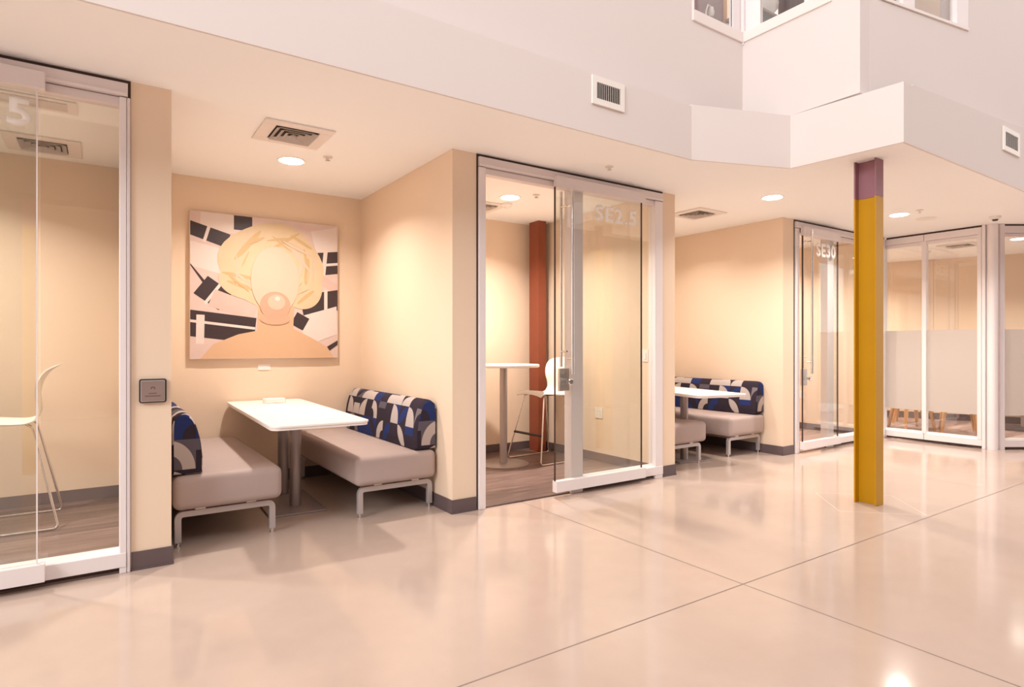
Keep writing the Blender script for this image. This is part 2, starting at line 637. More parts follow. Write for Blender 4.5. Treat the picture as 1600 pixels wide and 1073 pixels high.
# partitions between the booths (their front ends are the cream pillars)
for nm, x0, x1, lab in (
        ('wall_left', 0.138, 0.336, 'cream pillar wall left of the first alcove, with the small plaque'),
        ('wall_middle_left', 2.165, 2.372, 'cream pillar wall between the first alcove and booth SE2.5'),
        ('wall_middle_right', 4.437, 4.615, 'cream pillar wall between booth SE2.5 and the second alcove'),
        ('wall_right', 6.44, 6.655, 'cream pillar wall between the second alcove and booth SE30'),
        ('wall_far_right', 8.72, 8.83, 'cream right side wall of booth SE30')):
    struct(MB().box(x0, x1, FY + (0.1 if x0 > 8 else 0), BY, 0, CZ).build(nm, M['cream']), lab, 'wall')
struct(MB().box(-2.7, 8.83, BY, BY + 0.12, 0, CZ).build('wall_back', M['cream']), 'cream back wall behind the glass booths', 'wall')
struct(MB().box(0.336, 2.165, AY, BY, 0, CZ).build('wall_back_left', M['cream']), 'cream back wall of the first alcove, behind the canvas', 'wall')
struct(MB().box(4.615, 6.44, AY, BY, 0, CZ).build('wall_back_right', M['cream']), 'cream back wall of the second alcove', 'wall')
struct(MB().prism([(11.05, 6.2), (12.75, 1.6), (12.87, 1.6), (11.17, 6.2)], 0, CZ).build('wall_far', M['cream']),
       'cream far wall of the meeting room behind the frosted glass', 'wall')
struct(MB().box(8.83, 11.15, 6.2, 6.3, 0, CZ).build('wall_far_back', M['cream']), 'cream end wall of the meeting room', 'wall')
struct(MB().box(-2.7, -2.6, FY, BY, 0, CZ).build('wall_far_left', M['cream']), 'cream left wall of the booth at the far left', 'wall')
struct(MB().box(-9, 16, -6.2, -6.0, 0, 7.2).build('wall_opposite', M['opposite']), 'unseen wall opposite, darkened to dim its reflection in the booth glass', 'wall')  # unseen; raised and darkened to cut bright reflections in the booth glass

# baseboards
BH, BT = 0.103, 0.008


def base(nm, lab, *boxes):
    mb = MB()
    for x0, x1, y0, y1 in boxes:
        mb.box(x0, x1, y0, y1, 0.0, BH)
        # small coved foot
        ex = 0.004
        mb.box(x0 - ex, x1 + ex, y0 - ex, y1 + ex, 0.0, 0.012)
    return struct(mb.build(nm, M['base']), lab, 'baseboard')


base('baseboard_left', 'dark baseboard around the foot of the cream pillar with the plaque',
     (0.142, 0.336 + BT, FY - BT, FY), (0.336, 0.336 + BT, FY, AY))
base('baseboard_middle_left', 'dark baseboard around the pillar left of booth SE2.5',
     (2.165 - BT, 2.366, FY - BT, FY), (2.165 - BT, 2.165, FY, AY))
base('baseboard_middle_right', 'dark baseboard around the pillar right of booth SE2.5',
     (4.442, 4.615 + BT, FY - BT, FY), (4.615, 4.615 + BT, FY, AY))
base('baseboard_right', 'dark baseboard around the pillar left of booth SE30',
     (6.44 - BT, 6.65, FY - BT, FY), (6.44 - BT, 6.44, FY, AY))
base('baseboard_back_left', 'dark baseboard along the back of the first alcove', (0.36, 2.14, AY - BT, AY))
base('baseboard_back_right', 'dark baseboard along the back of the second alcove', (4.64, 6.41, AY - BT, AY))
base('baseboard_far_left', 'dark baseboard inside the glass booth at the far left', (-2.58, 0.125, BY - BT, BY))
base('baseboard_middle', 'dark baseboard inside booth SE2.5',
     (2.385, 4.425, BY - BT, BY), (4.437 - BT, 4.437, FY + 0.09, BY - 0.012))
base('baseboard_far_right', 'dark baseboard inside booth SE30', (6.67, 8.70, BY - BT, BY), (8.72 - BT, 8.72, FY + 0.12, BY - 0.012))
struct(MB().prism([(11.02, 6.2), (12.72, 1.6), (12.74, 1.6), (11.045, 6.2)], 0.012, 0.12).build('baseboard_far', M['base']),
       'dark baseboard along the far wall of the meeting room', 'baseboard')

# soffit fascia with its angled corner, and the beam end over the yellow post
FT = 3.145
struct(MB().prism([(-4, 3.155), (3.858, 3.155), (3.858, 3.30), (-4, 3.30)], CZ + 0.001, FT)
       .build('wall_fascia_left', M['white_wall']), 'long off-white fascia band above the alcoves with a white vent', 'wall')
struct(MB().prism([(3.858, 3.155), (4.722, 2.848), (4.86, 2.98), (3.858, 3.345)], CZ + 0.001, FT + 0.012)
       .build('wall_fascia_angle', M['white_wall']), 'short angled piece of fascia left of the white beam end', 'wall')
mb = MB()
mb.extrude([(4.722, 2.848, CZ + 0.001), (4.785, 2.02, CZ + 0.001), (4.785, 2.02, 3.157), (4.722, 2.848, 3.157)], (0.14, 0, 0))
struct(mb.build('wall_beam', M['white_wall']), 'bright white beam face above the yellow post', 'wall')
mb = MB()
mb.extrude([(4.926, 2.02, CZ + 0.001), (9.6, 2.02, CZ + 0.001), (9.6, 2.02, 3.47), (4.926, 2.02, 3.166)], (0, 0.10, 0))
struct(mb.build('wall_fascia_right', M['white_wall']), 'off-white fascia at the right edge with a small vent', 'wall')

# upper storey: left wall, projecting bay, right wall
UY, UX = 3.355, 4.80
RA, RD = Vector((4.80, 2.348)), Vector((2.5, -0.31)).normalized()   # right wall plan line


def rp(s, z, off=0.0):
    nrm = Vector((RD.y, -RD.x))
    p = RA + RD * s + nrm * off
    return (p.x, p.y, z)


# window opening numbers (sill heights)
W1X0, WZ = 4.110, 3.985
mb = MB()
mb.box(-4, W1X0, UY, UY + 0.14, 3.0, 6.2)
mb.box(W1X0, UX, UY, UY + 0.14, 3.0, WZ)
struct(mb.build('wall_upper_left', M['white_wall']), 'pale upper wall above the long fascia', 'wall')
mb = MB()
mb.box(UX, UX + 0.14, 2.331, UY + 0.14, 3.188, WZ)
mb.box(UX, UX + 0.14, 2.331, 2.545, WZ, 6.2)
struct(mb.build('wall_upper_bay', M['white_wall']), 'bright white projecting bay wall above the beam', 'wall')
mb = MB()
R0, R1, RL = 1.546, 6.0, 0.30
zs0, zs1 = 3.968, 4.030      # sill line of the right-hand upper window
S0 = 0.142
mb.extrude([rp(S0, 3.05), rp(R0, 3.05), rp(R0, zs1 + 0.003), rp(S0, zs0)], (0, 0.14, 0))
mb.extrude([rp(S0, zs0), rp(RL, zs0), rp(RL, 6.2), rp(S0, 6.2)], (0, 0.14, 0))
mb.extrude([rp(R0, 3.05), rp(R1, 3.05), rp(R1, 6.2), rp(R0, 6.2)], (0, 0.14, 0))
struct(mb.build('wall_upper_right', M['white_wall']), 'pale upper wall at top right with a window', 'wall')


# ------------------------------------------------------------------ upper windows
def upper_windows():
    w = struct(empty('window_4', (W1X0, UY, WZ)), 'narrow upper window left of the projecting bay corner', 'window')
    mb = MB()
    mb.box(W1X0, UX - 0.012, UY - 0.015, UY + 0.05, WZ, WZ + 0.093)
    mb.build('sill_rail', M['white_metal'], w, bevel=0.003)
    MB().box(W1X0, W1X0 + 0.012, UY - 0.015, UY + 0.05, WZ + 0.093, 6.1).build('jamb', M['alu_white'], w)
    MB().box(UX - 0.125, UX - 0.02, UY + 0.01, UY + 0.05, WZ + 0.093, 6.1).build('jamb', M['alu_white'], w)
    MB().box(W1X0 + 0.012, UX - 0.125, UY + 0.02, UY + 0.03, WZ + 0.093, 6.1).build('pane', M['glass'], w)
    MB().box(UX - 0.012, UX + 0.012, UY - 0.02, UY + 0.02, WZ - 0.02, 6.1).build('corner_post', M['alu_white'], w)
    w = struct(empty('window_5', (UX, 3.0, WZ)), 'upper window on the side of the projecting bay', 'window')
    MB().box(UX - 0.015, UX + 0.05, 2.545, UY - 0.022, WZ, WZ + 0.093).build('sill_rail', M['white_metal'], w, bevel=0.003)
    MB().box(UX + 0.01, UX + 0.05, UY - 0.17, UY - 0.022, WZ + 0.093, 6.1).build('jamb', M['alu_white'], w)
    MB().box(UX - 0.01, UX + 0.05, 2.545, 2.63, WZ + 0.093, 6.1).build('jamb', M['alu_white'], w)
    MB().box(UX + 0.02, UX + 0.03, 2.63, UY - 0.17, WZ + 0.093, 6.1).build('pane', M['glass'], w)
    w = struct(empty('window_6', rp(0.7, 3.75)), 'upper window at the top right of the lobby', 'window')
    sl = (zs1 - zs0) / R0

    def strip(s0, s1, nm, mat, o0=0.0, d=0.05, hgt=None):
        z0, z1 = zs0 + sl * s0, zs0 + sl * s1
        m2 = MB()
        if hgt is None:
            m2.extrude([rp(s0, z0, o0), rp(s1, z1, o0), rp(s1, 6.1, o0), rp(s0, 6.1, o0)], (0, d, 0))
        else:
            m2.extrude([rp(s0, z0, o0), rp(s1, z1, o0), rp(s1, z1 + hgt, o0), rp(s0, z0 + hgt, o0)], (0, d, 0))
        m2.build(nm, mat, w)
    strip(RL, R0, 'sill_rail', M['white_metal'], 0.012, 0.06, 0.022)
    strip(0.593, 0.755, 'mullion', M['alu_white'], -0.005, 0.05)
    strip(1.365, R0, 'jamb', M['alu_white'], 0.004, 0.05)
    strip(RL, 0.593, 'pane', M['glass'], -0.03, 0.01)
    strip(0.755, 1.365, 'pane', M['glass'], -0.03, 0.01)


upper_windows()

# things standing in the rooms behind the upper windows
struct(MB().box(3.2, 7.6, 5.2, 5.3, 3.3, 6.2).build('wall_upper_back', M['cream']), 'back wall of the upper room', 'wall')
struct(MB().prism([(3.2, 3.51), (4.96, 3.51), (4.96, 2.56), (9.2, 2.56), (9.2, 5.2), (3.2, 5.2)], 3.2, 3.3).build('floor_upper', M['umber']), 'floor of the upper room', 'floor')
tag(MB().box(4.30, 5.27, 3.90, 3.94, 3.30, 5.4, bevel=0.01).build('display_board', M['mauve']),
    'mauve display board behind the narrow upper window', 'board')
t = empty('slender_lamp', (4.86, 3.80, 3.30), 0, 'thin pale lamp stem in front of the mauve board upstairs', 'lamp')
MB().lathe([(0.05, 3.30), (0.05, 3.32)], 4.86, 3.80, 20).build('base', M['plastic'], t)
MB().tube([(4.86, 3.80, 3.31), (4.86, 3.80, 4.50), (4.89, 3.80, 4.57), (4.94, 3.80, 4.56)], 0.008).build('stem', M['plastic'], t, True)
MB().lathe([(0.02, 4.47), (0.03, 4.51), (0.02, 4.56)], 4.94, 3.80, 16).build('shade', M['plastic'], t, True)
tag(MB().box(5.29, 5.58, 3.97, 4.05, 3.30, 4.62, bevel=0.008).build('slate_panel', M['slate']),
    'dark blue-grey panel beside the mauve board upstairs', 'panel')
tag(MB().box(5.29, 5.60, 4.10, 4.14, 3.30, 5.5, bevel=0.008).build('tan_panel', M['tan']),
    'tan panel behind the blue-grey panel upstairs', 'panel')
t = empty('low_cabinet', (5.8, 3.72, 3.30), 0, 'dark cabinet under the white fleece behind the bay window', 'cabinet')
MB().box(5.30, 6.02, 3.56, 3.86, 3.30, 4.55, bevel=0.006).build('body', M['charcoal'], t)
MB().box(5.27, 6.05, 3.53, 3.89, 4.552, 4.58, bevel=0.006).build('cabinet_top', M['umber'], t)
mb = MB()
rr = random.Random(2)
for k in range(26):
    a, h = rr.uniform(0, 2 * PI), rr.uniform(4.66, 4.95)
    r0 = 0.10 + 0.13 * rr.random()
    mb.lathe([(0.01, h - 0.08), (0.05, h - 0.03), (0.055, h + 0.04), (0.01, h + 0.10)],
             5.52 + r0 * math.cos(a), 3.70 + 0.6 * r0 * math.sin(a), 8)
mb.lathe([(0.16, 4.581), (0.19, 4.66), (0.2, 4.85), (0.12, 4.98), (0.02, 5.02)], 5.52, 3.70, 20)
tag(mb.build('fleece_throw', M['fluff'], None, True), 'white shaggy fleece heaped behind the bay window upstairs', 'throw')
tag(MB().lathe([(0.13, 3.30), (0.13, 5.2), (0.10, 5.25)], 6.18, 3.72, 32).build('round_screen', M['charcoal'], None, True),
    'dark grey rounded screen right of the fleece upstairs', 'screen')
tag(MB().box(6.02, 6.62, 2.80, 2.84, 3.30, 5.4, bevel=0.006).build('umber_panel', M['umber']),
    'brown panel behind the left pane of the top right window', 'panel')
t = empty('wood_cabinet', (7.25, 2.86, 3.30), 0, 'tan wooden cabinet behind the top right window', 'cabinet')
MB().box(6.68, 7.27, 2.72, 3.0, 3.30, 5.3, bevel=0.006).build('door', M['tan'], t)
MB().box(7.275, 8.0, 2.72, 3.0, 3.30, 5.3, bevel=0.006).build('side', M['umber'], t)

# ------------------------------------------------------------------ glass fronts
DY0, DY1 = 3.895, 3.955      # sliding door layer
GY0, GY1 = 3.960, 4.045      # fixed frame layer


def fixed_front(idx, x0, x1, label, jambs, pane, rail, headsplit=None):
    """frame + fixed light of one booth"""
    w = struct(empty('window_%d' % idx, ((x0 + x1) / 2, 4.0, 0)), label, 'window')
    # dark strips stand in for the shadow gap around the frame
    mb = MB()
    mb.box(x0, x1, GY0 + 0.012, GY1, 2.697, CZ - 0.001)
    mb.box(x0, x0 + 0.014, GY0 + 0.012, GY1, 0, 2.697)
    mb.box(x1 - 0.014, x1, GY0 + 0.012, GY1, 0, 2.697)
    mb.build('gap_shade', M['gap'], w)
    mb = MB()
    mb.box(x0 + 0.014, x1 - 0.014, GY0 - 0.01, GY1, 2.625, 2.697)
    mb.build('head_track', M['alu'], w, bevel=0.002)
    MB().box(x0 + 0.02, x1 - 0.02, GY0 + 0.012, GY1 - 0.005, 2.575, 2.6215).build('head_frame', M['alu'], w, bevel=0.003)
    MB().box(x0 + 0.02, x1 - 0.02, GY0 - 0.018, GY0 - 0.004, 2.628, 2.640).build('track_lip', M['alu_white'], w)
    for a, b, m in jambs:
        MB().box(a, b, GY0 - 0.005, GY1, 0.0, 2.620, bevel=0.004).build('jamb', M[m], w)
    MB().box(pane[0], pane[1], 3.998, 4.008, 0.11, 2.58).build('pane', M['glass'], w)
    mb = MB()
    mb.box(rail[0], rail[1], GY0 - 0.009, GY1 + 0.002, 0.035, 0.112)
    mb.build('bottom_rail', M['alu_white'], w, bevel=0.002)
    mb = MB()
    mb.extrude([(rail[0] + 0.01, GY0, 0.1125), (rail[0] + 0.01, GY1, 0.1125), (rail[0] + 0.01, GY0 + 0.045, 0.138)], (rail[1] - rail[0] - 0.03, 0, 0))
    mb.build('glazing_bead', M['laminate'], w)
    MB().box(rail[0], rail[1], GY0 + 0.02, GY1, 0.0, 0.034).build('rail_gap_shade', M['gap'], w)  # dark strip in place of the shade under the rail
    return w


def sliding_door(idx, x0, x1, label, hx, hz, sign, sx, sz, dark_edges=True, lock=True, headz=(2.56, 2.65)):
    d = struct(empty('door_%d' % idx, ((x0 + x1) / 2, 3.92, 0)), label, 'door')
    MB().box(x0, x1 - 0.035, 3.915, 3.927, 0.12, 2.60).build('pane', M['glass'], d)
    MB().box(x0 + 0.01, x1, DY0, DY1 - 0.004, headz[0], headz[1], bevel=0.003).build('head_cover', M['alu'], d)
    MB().box(x0 - 0.004, x1, DY0, DY1 - 0.004, 0.045, 0.138, bevel=0.003).build('bottom_rail', M['alu_white'], d)
    em = M['gap'] if dark_edges else M['alu_white']
    MB().box(x0 - 0.005, x0 + 0.001, 3.913, 3.929, 0.138, headz[0]).build('edge_seal', em, d)
    MB().box(x1 - 0.036, x1 - 0.030, 3.913, 3.929, 0.138, headz[0]).build('edge_seal', em, d)
    if hx is not None:
        for yb, z0, z1 in ((3.855, hz[0], hz[1]), (4.005, hz[0] + 0.06, hz[1] + 0.01)):
            if yb > 3.95 and hx > 6:
                yb = 3.97
            h = MB().tube([(hx, yb, z0), (hx, yb, z1)], 0.0125, 12).build('pull_handle', M['chrome'], d, True)
            for zz in (z0 + 0.13, z1 - 0.13):
                a, b = (yb, 3.914) if yb < 3.92 else (3.928, yb)
                MB().tube([(hx, a, zz), (hx, b, zz)], 0.008, 10).build('standoff', M['chrome'], h, True)
    if lock:
        MB().box(hx - 0.075, hx + 0.03, 3.929, 3.955, hz[0] - 0.14, hz[0] + 0.05, bevel=0.004).build('lock_plate', M['steel'], d)
        MB().lathe([(0.012, 0.0), (0.012, -0.025), (0.026, -0.03), (0.028, -0.045), (0.02, -0.052)], axis='y',
                   base=(hx - 0.005, 3.914, hz[0] - 0.06), n=20).build('lock_knob', M['chrome'], d, True)
    if sign:
        text_mesh(sign, M['vinyl'], 'lettering', d, sx[0], sx[1], sz[0], sz[1], 3.9145)
    return d


# booth at the far left
fixed_front(1, -2.55, 0.138, 'fixed glass panel and frame left of the plaque pillar',
            [(0.085, 0.118, 'alu_white'), (0.120, 0.136, 'alu'), (-1.35, -1.25, 'alu_white')], (-1.25, 0.085), (-1.35, 0.116))
sliding_door(1, -1.33, -0.236, 'sliding glass door at the far left edge with white digits', -1.2, (1.0, 2.55), 'SE1.5',
             (-0.80, -0.292), (2.36, 2.50), dark_edges=False, lock=False)
# SE2.5
fixed_front(2, 2.372, 4.437, 'aluminium frame and fixed glass of booth SE2.5',
            [(2.386, 2.446, 'alu_white'), (4.322, 4.423, 'alu_white'), (3.292, 3.425, 'alu')], (3.425, 4.322), (3.292, 4.423))
sliding_door(2, 3.093, 4.130, 'half-open sliding glass door lettered SE2.5', 3.225, (1.015, 2.545), 'SE2.5',
             (3.527, 4.032), (2.335, 2.475))
# SE30
fixed_front(3, 6.655, 8.83, 'aluminium frame and fixed glass of booth SE30',
            [(6.672, 6.745, 'alu_white'), (7.36, 7.50, 'alu'), (8.755, 8.816, 'alu_white')], (7.50, 8.755), (7.36, 8.816))
sliding_door(3, 6.748, 7.555, 'closed sliding glass door lettered SE30', 6.835, (0.93, 2.60), 'SE30',
             (7.032, 7.464), (2.315, 2.480), headz=(2.535, 2.64))


# glass wall of the meeting room
def meeting_front():
    w = struct(empty('window_7', (8.87, 3.4, 0)), 'glass meeting room wall with frosted band left of the round post', 'window')
    xa, xb = 8.85, 8.92
    for y0, y1 in ((2.875, 3.497), (3.503, 3.970)):
        MB().box(xa, xb, y0, y1, 2.612, 2.697, bevel=0.002).build('head_track', M['alu_white'], w)
        MB().box(xa + 0.015, xb - 0.01, y0, y1, 2.572, 2.609).build('head_frame', M['alu_white'], w)
        MB().box(xa, xb, y0, y1, 0.035, 0.112, bevel=0.002).build('bottom_rail', M['alu_white'], w)
        mb = MB()
        mb.extrude([(xa + 0.003, y0, 0.1125), (xb, y0, 0.1125), (xa + 0.04, y0, 0.140)], (0, y1 - y0, 0))
        mb.build('glazing_bead', M['laminate'], w)
    for y0, y1, nm in ((3.972, 4.006, 'jamb'), (3.472, 3.522, 'mullion'), (2.875, 2.92, 'jamb')):
        MB().box(xa - 0.004, xb, y0, y1, 0.113, 2.611, bevel=0.004).build(nm, M['alu_white'], w)
    for y0, y1 in ((2.92, 3.472), (3.522, 3.972)):
        p = MB().box(8.878, 8.888, y0, y1, 0.112, 2.575).build('pane', M['glass'], w)
        MB().box(8.876, 8.877, y0, y1, 0.41, 1.456).build('frosted_film', M['film'], p)
    mb = MB()
    mb.box(xa + 0.01, xb, 2.875, 3.955, 2.6975, CZ - 0.001)
    mb.box(xa + 0.012, xb, 2.875, 3.955, 0.013, 0.0345)
    mb.build('gap_shade', M['gap'], w)  # dark strips in place of the shaded gaps above and below the frame
    c = struct(empty('trim_2', (8.905, 2.79, 0)), 'round aluminium corner post of the meeting room glass', 'trim')
    MB().lathe([(0.056, 0.0), (0.056, CZ - 0.002)], 8.905, 2.785, 36).build('round_post', M['alu_white'], c, True)
    MB().box(8.848, 8.93, 2.838, 2.873, 0, CZ - 0.002, bevel=0.003).build('cover_strip', M['alu_white'], c)
    # second, angled bay of glass
    a, d = Vector((8.955, 2.725)), Vector((0.829, -0.559))
    n = Vector((-d.y, d.x)) * 1.0     # towards the room
    if n.x < 0:
        n = -n

    def q(s, off):
        p = a + d * s + n * off
        return (p.x, p.y)

    def bar(s0, s1, o0, o1, z0, z1, nm, mat, par):
        return MB().prism([q(s0, o0), q(s1, o0), q(s1, o1), q(s0, o1)], z0, z1).build(nm, mat, par)
    w2 = struct(empty('window_8', (9.6, 2.3, 0)), 'angled glass panel of the meeting room at the right edge', 'window')
    bar(0.0, 0.055, -0.005, 0.06, 0, CZ - 0.002, 'jamb', M['alu'], w2)
    bar(0.057, 1.45, 0, 0.06, 2.612, 2.697, 'head_track', M['alu'], w2)
    bar(0.057, 1.45, 0.015, 0.05, 2.572, 2.609, 'head_frame', M['alu'], w2)
    bar(0.057, 1.45, 0, 0.06, 0.035, 0.112, 'bottom_rail', M['alu'], w2)
    bar(0.06, 1.45, 0.012, 0.045, 0.113, 0.135, 'glazing_bead', M['laminate'], w2)
    bar(1.45, 1.51, 0, 0.06, 0, CZ - 0.002, 'jamb', M['alu'], w2)
    p = bar(0.057, 1.45, 0.028, 0.038, 0.136, 2.571, 'pane', M['glass'], w2)
    bar(0.057, 1.45, 0.026, 0.027, 0.41, 1.452, 'frosted_film', M['film'], p)
    bar(0.057, 1.45, 0.01, 0.06, 2.698, CZ - 0.002, 'gap_shade', M['gap'], w2)  # dark strip for the shaded gap above the head track
    bar(0.057, 1.45, 0.014, 0.06, 0.014, 0.034, 'rail_gap_shade', M['gap'], w2)  # dark strip for the shade beneath the bottom rail


meeting_front()


# ------------------------------------------------------------------ steel posts
def i_beam(mb, cx, cy, z0, z1, bw=0.122, h=0.168, tf=0.012, tw=0.009):
    hw, hh = bw / 2, h / 2
    pts = [(-hw, -hh), (hw, -hh), (hw, -hh + tf), (tw / 2, -hh + tf), (tw / 2, hh - tf), (hw, hh - tf), (hw, hh), (-hw, hh),
           (-hw, hh - tf), (-tw / 2, hh - tf), (-tw / 2, -hh + tf), (-hw, -hh + tf)]
    mb.prism([(cx + x, cy + y) for x, y in pts], z0, z1)
    return mb


def steel_post(cx, cy, label):
    t = empty('steel_post', (cx, cy, 0), 0, label, 'post')
    i_beam(MB(), cx, cy, 0.0, 2.425).build('painted_shaft', M['yellow'], t, bevel=0.002)
    tag(i_beam(MB(), cx, cy, 2.4255, CZ - 0.001).build('primed_top', M['primer'], t, bevel=0.002), 'bare purple primer at the top')
    return t


steel_post(5.052, 2.388, 'mustard yellow steel I-beam post standing in the lobby with purple primed top')
steel_post(-0.57, 0.26, 'mustard yellow steel I-beam post mirrored in the left booth glass')
struct(MB().box(-4, 1.0, 0.12, 0.40, CZ, 3.15).build('wall_beam_opposite', M['opposite']),
       'beam carried by the near-side lobby post, darkened to dim its reflection', 'wall')
t = empty('corner_post', (4.30, 5.83, 0.012), 0, 'red-brown steel post in the back corner of booth SE2.5', 'post')
MB().box(4.235, 4.345, 5.68, 5.692, 0.012, CZ - 0.001).build('flange', M['brown'], t)
MB().box(4.235, 4.345, 5.85, 5.862, 0.012, CZ - 0.001).build('flange', M['brown'], t)
MB().box(4.236, 4.262, 5.692, 5.85, 0.012, CZ - 0.001).build('web', M['brown'], t)


# ------------------------------------------------------------------ ceiling fittings
def downlight(x, y, watts, label, size=0.15, z=CZ):
    t = empty('downlight', (x, y, z), 0, label, 'ceiling light', 'round ceiling downlights')
    MB().lathe([(0.090, z - 0.004), (0.100, z - 0.006), (0.106, z - 0.001)], x, y, 36).build('trim_ring', M['plastic'], t, True)
    MB().lathe([(0.086, z - 0.009), (0.090, z - 0.0045)], x, y, 36).build('lens', M['lens'], t)
    lamp('lamp_light', 'AREA', (0, 0, -0.014), watts, (1.0, 0.905, 0.825), None, t, shape='DISK', size=0.13, spread=math.radians(139))
    return t


downlight(1.25, 4.95, 21, 'lit downlight in the ceiling of the first alcove above the table')
downlight(3.345, 4.956, 36, 'lit downlight inside booth SE2.5')
downlight(5.49, 3.50, 19, 'lit downlight in front of the second alcove')
downlight(7.382, 3.163, 25, 'lit downlight right of the yellow post')
downlight(10.40, 2.95, 34, 'lit downlight seen through the glass at the right edge')
downlight(5.49, 4.98, 12, 'downlight inside the second alcove')
downlight(7.70, 4.98, 28, 'downlight inside booth SE30')
downlight(-1.00, 4.95, 32, 'downlight inside the booth at the far left')
downlight(10.2, 5.4, 40, 'downlight at the back of the meeting room')


def diffuser(x, y, label, s=0.455, name='ceiling_vent'):
    t = empty(name, (x, y, CZ), 0, label, 'vent', 'square ceiling air vents')
    h = s / 2
    mb = MB()
    i = h - 0.085
    for a in ((-h, h, -h, -i), (-h, h, i, h), (-h, -i, -i, i), (i, h, -i, i)):
        mb.box(x + a[0], x + a[1], y + a[2], y + a[3], CZ - 0.012, CZ - 0.001)
    mb.build('frame', M['white_metal'], t, bevel=0.003)
    MB().box(x - i, x + i, y - i, y + i, CZ - 0.003, CZ - 0.001).build('backing', M['dark'], t)
    for k in range(4):
        o, n_ = i - 0.004 - 0.037 * k, i - 0.020 - 0.037 * k
        if n_ <= 0.004:
            break
        mb = MB()
        zt, zb = CZ - 0.006, CZ - 0.024
        w = 0.010
        # a square cone ring: outer lip low, inner lip high
        for s0 in range(4):
            ang = s0 * PI / 2
            c, sn = math.cos(ang), math.sin(ang)
            def rt(px, py, z):
                return (x + px * c - py * sn, y + px * sn + py * c, z)
            a_, b_ = o, max(o - 0.031, 0.003)
            mb.poly([rt(-a_, -a_, zb), rt(a_, -a_, zb), rt(b_, -b_, zt), rt(-b_, -b_, zt)])
        bmesh.ops.solidify(mb.bm, geom=mb.bm.faces[:], thickness=0.0015)
        mb.build('louver', M['white_metal'], t)
    return t


diffuser(1.105, 4.325, 'white square air vent in the ceiling of the first alcove')
diffuser(5.47, 4.40, 'white square air vent in the ceiling of the second alcove')
diffuser(-0.345, 5.58, 'white square air vent near the back wall of the far left booth')
diffuser(3.29, 5.45, 'square air vent half hidden behind the door frame of booth SE2.5')
diffuser(10.35, 3.62, 'air vent in the meeting room ceiling seen through the glass')
t = empty('ceiling_hatch', (-0.35, 4.62, CZ), 0, 'flat white return grille just inside the far left glass', 'grille')
mb = MB()
mb.box(-0.60, -0.12, 4.50, 4.73, CZ - 0.010, CZ - 0.001)
mb.build('frame', M['white_metal'], t, bevel=0.003)
MB().box(-0.55, -0.17, 4.535, 4.68, CZ - 0.014, CZ - 0.0105).build('panel', M['silver'], t)


def sprinkler(x, y, label, z=CZ):
    t = empty('sprinkler_head', (x, y, z), 0, label, 'sprinkler', 'ceiling sprinkler heads')
    MB().lathe([(0.018, z - 0.012), (0.034, z - 0.008), (0.036, z - 0.001)], x, y, 20).build('escutcheon', M['white_metal'], t, True)
    MB().lathe([(0.009, z - 0.026), (0.009, z - 0.0125)], x, y, 12).build('stem', M['chrome'], t, True)
    MB().lathe([(0.018, z - 0.030), (0.018, z - 0.0265)], x, y, 12).build('deflector', M['steel'], t)


sprinkler(1.459, 4.696, 'small sprinkler head beside the downlight of the first alcove')
sprinkler(3.445, 3.651, 'small sprinkler head above the front of booth SE2.5')
sprinkler(3.50, 4.73, 'small sprinkler head inside booth SE2.5')
sprinkler(5.40, 4.78, 'small sprinkler head behind the air vent of the second alcove')
sprinkler(7.32, 2.934, 'small sprinkler head beside the downlight right of the post')


def detector(x, y, label, r=0.055, dark=False):
    t = empty('smoke_detector', (x, y, CZ), 0, label, 'smoke detector', 'round ceiling detectors')
    MB().lathe([(r * 0.75, CZ - 0.035), (r, CZ - 0.02), (r, CZ - 0.001)], x, y, 28).build('housing', M['plastic'], t, True)
    MB().lathe([(r * 0.4, CZ - 0.05), (r * 0.55, CZ - 0.0355)], x, y, 20).build('sensor', M['black'] if dark else M['plastic'], t, True)


detector(3.47, 5.20, 'white smoke detector inside booth SE2.5')
detector(8.392, 2.597, 'white detector with dark sensor above the round corner post', dark=True)
detector(10.6, 4.15, 'white smoke detector on the meeting room ceiling')
t = empty('ceiling_speaker', (7.86, 3.084, CZ), 0, 'flat white round ceiling disc behind the downlight right of the post', 'speaker')
MB().lathe([(0.09, CZ - 0.008), (0.105, CZ - 0.001)], 7.86, 3.084, 30).build('cover', M['plastic'], t, True)


def wall_vent(x0, x1, z0, z1, y, label, n):
    t = empty('wall_vent', ((x0 + x1) / 2, y, (z0 + z1) / 2), 0, label, 'vent', 'white wall air vents')
    f = 0.042
    mb = MB()
    for a in ((x0, x1, z0, z0 + f), (x0, x1, z1 - f, z1), (x0, x0 + f * .9, z0 + f, z1 - f), (x1 - f * .9, x1, z0 + f, z1 - f)):
        mb.box(a[0], a[1], y - 0.014, y - 0.001, a[2], a[3])
    mb.build('frame', M['plastic'], t)
    MB().box(x0 + 0.02, x1 - 0.02, y - 0.003, y - 0.0015, z0 + 0.02, z1 - 0.02).build('backing', M['dark'], t)
    xa, xb = x0 + f * .9, x1 - f * .9
    for k in range(n):
        cx = xa + (xb - xa) * (k + 0.5) / n
        p = (xb - xa) / n * 0.36
        MB().extrude([(cx - p, y - 0.013, z0 + f), (cx - p + 0.004, y - 0.013, z0 + f), (cx + p, y - 0.004, z0 + f), (cx + p - 0.004, y - 0.004, z0 + f)],
                     (0, 0, z1 - z0 - 2 * f)).build('slat', M['plastic'], t)


wall_vent(2.808, 3.114, 2.929, 3.126, 3.155, 'white slatted vent on the long fascia above booth SE2.5', 13)
wall_vent(6.693, 7.096, 3.012, 3.225, 2.02, 'small white vent on the fascia at the right edge', 13)


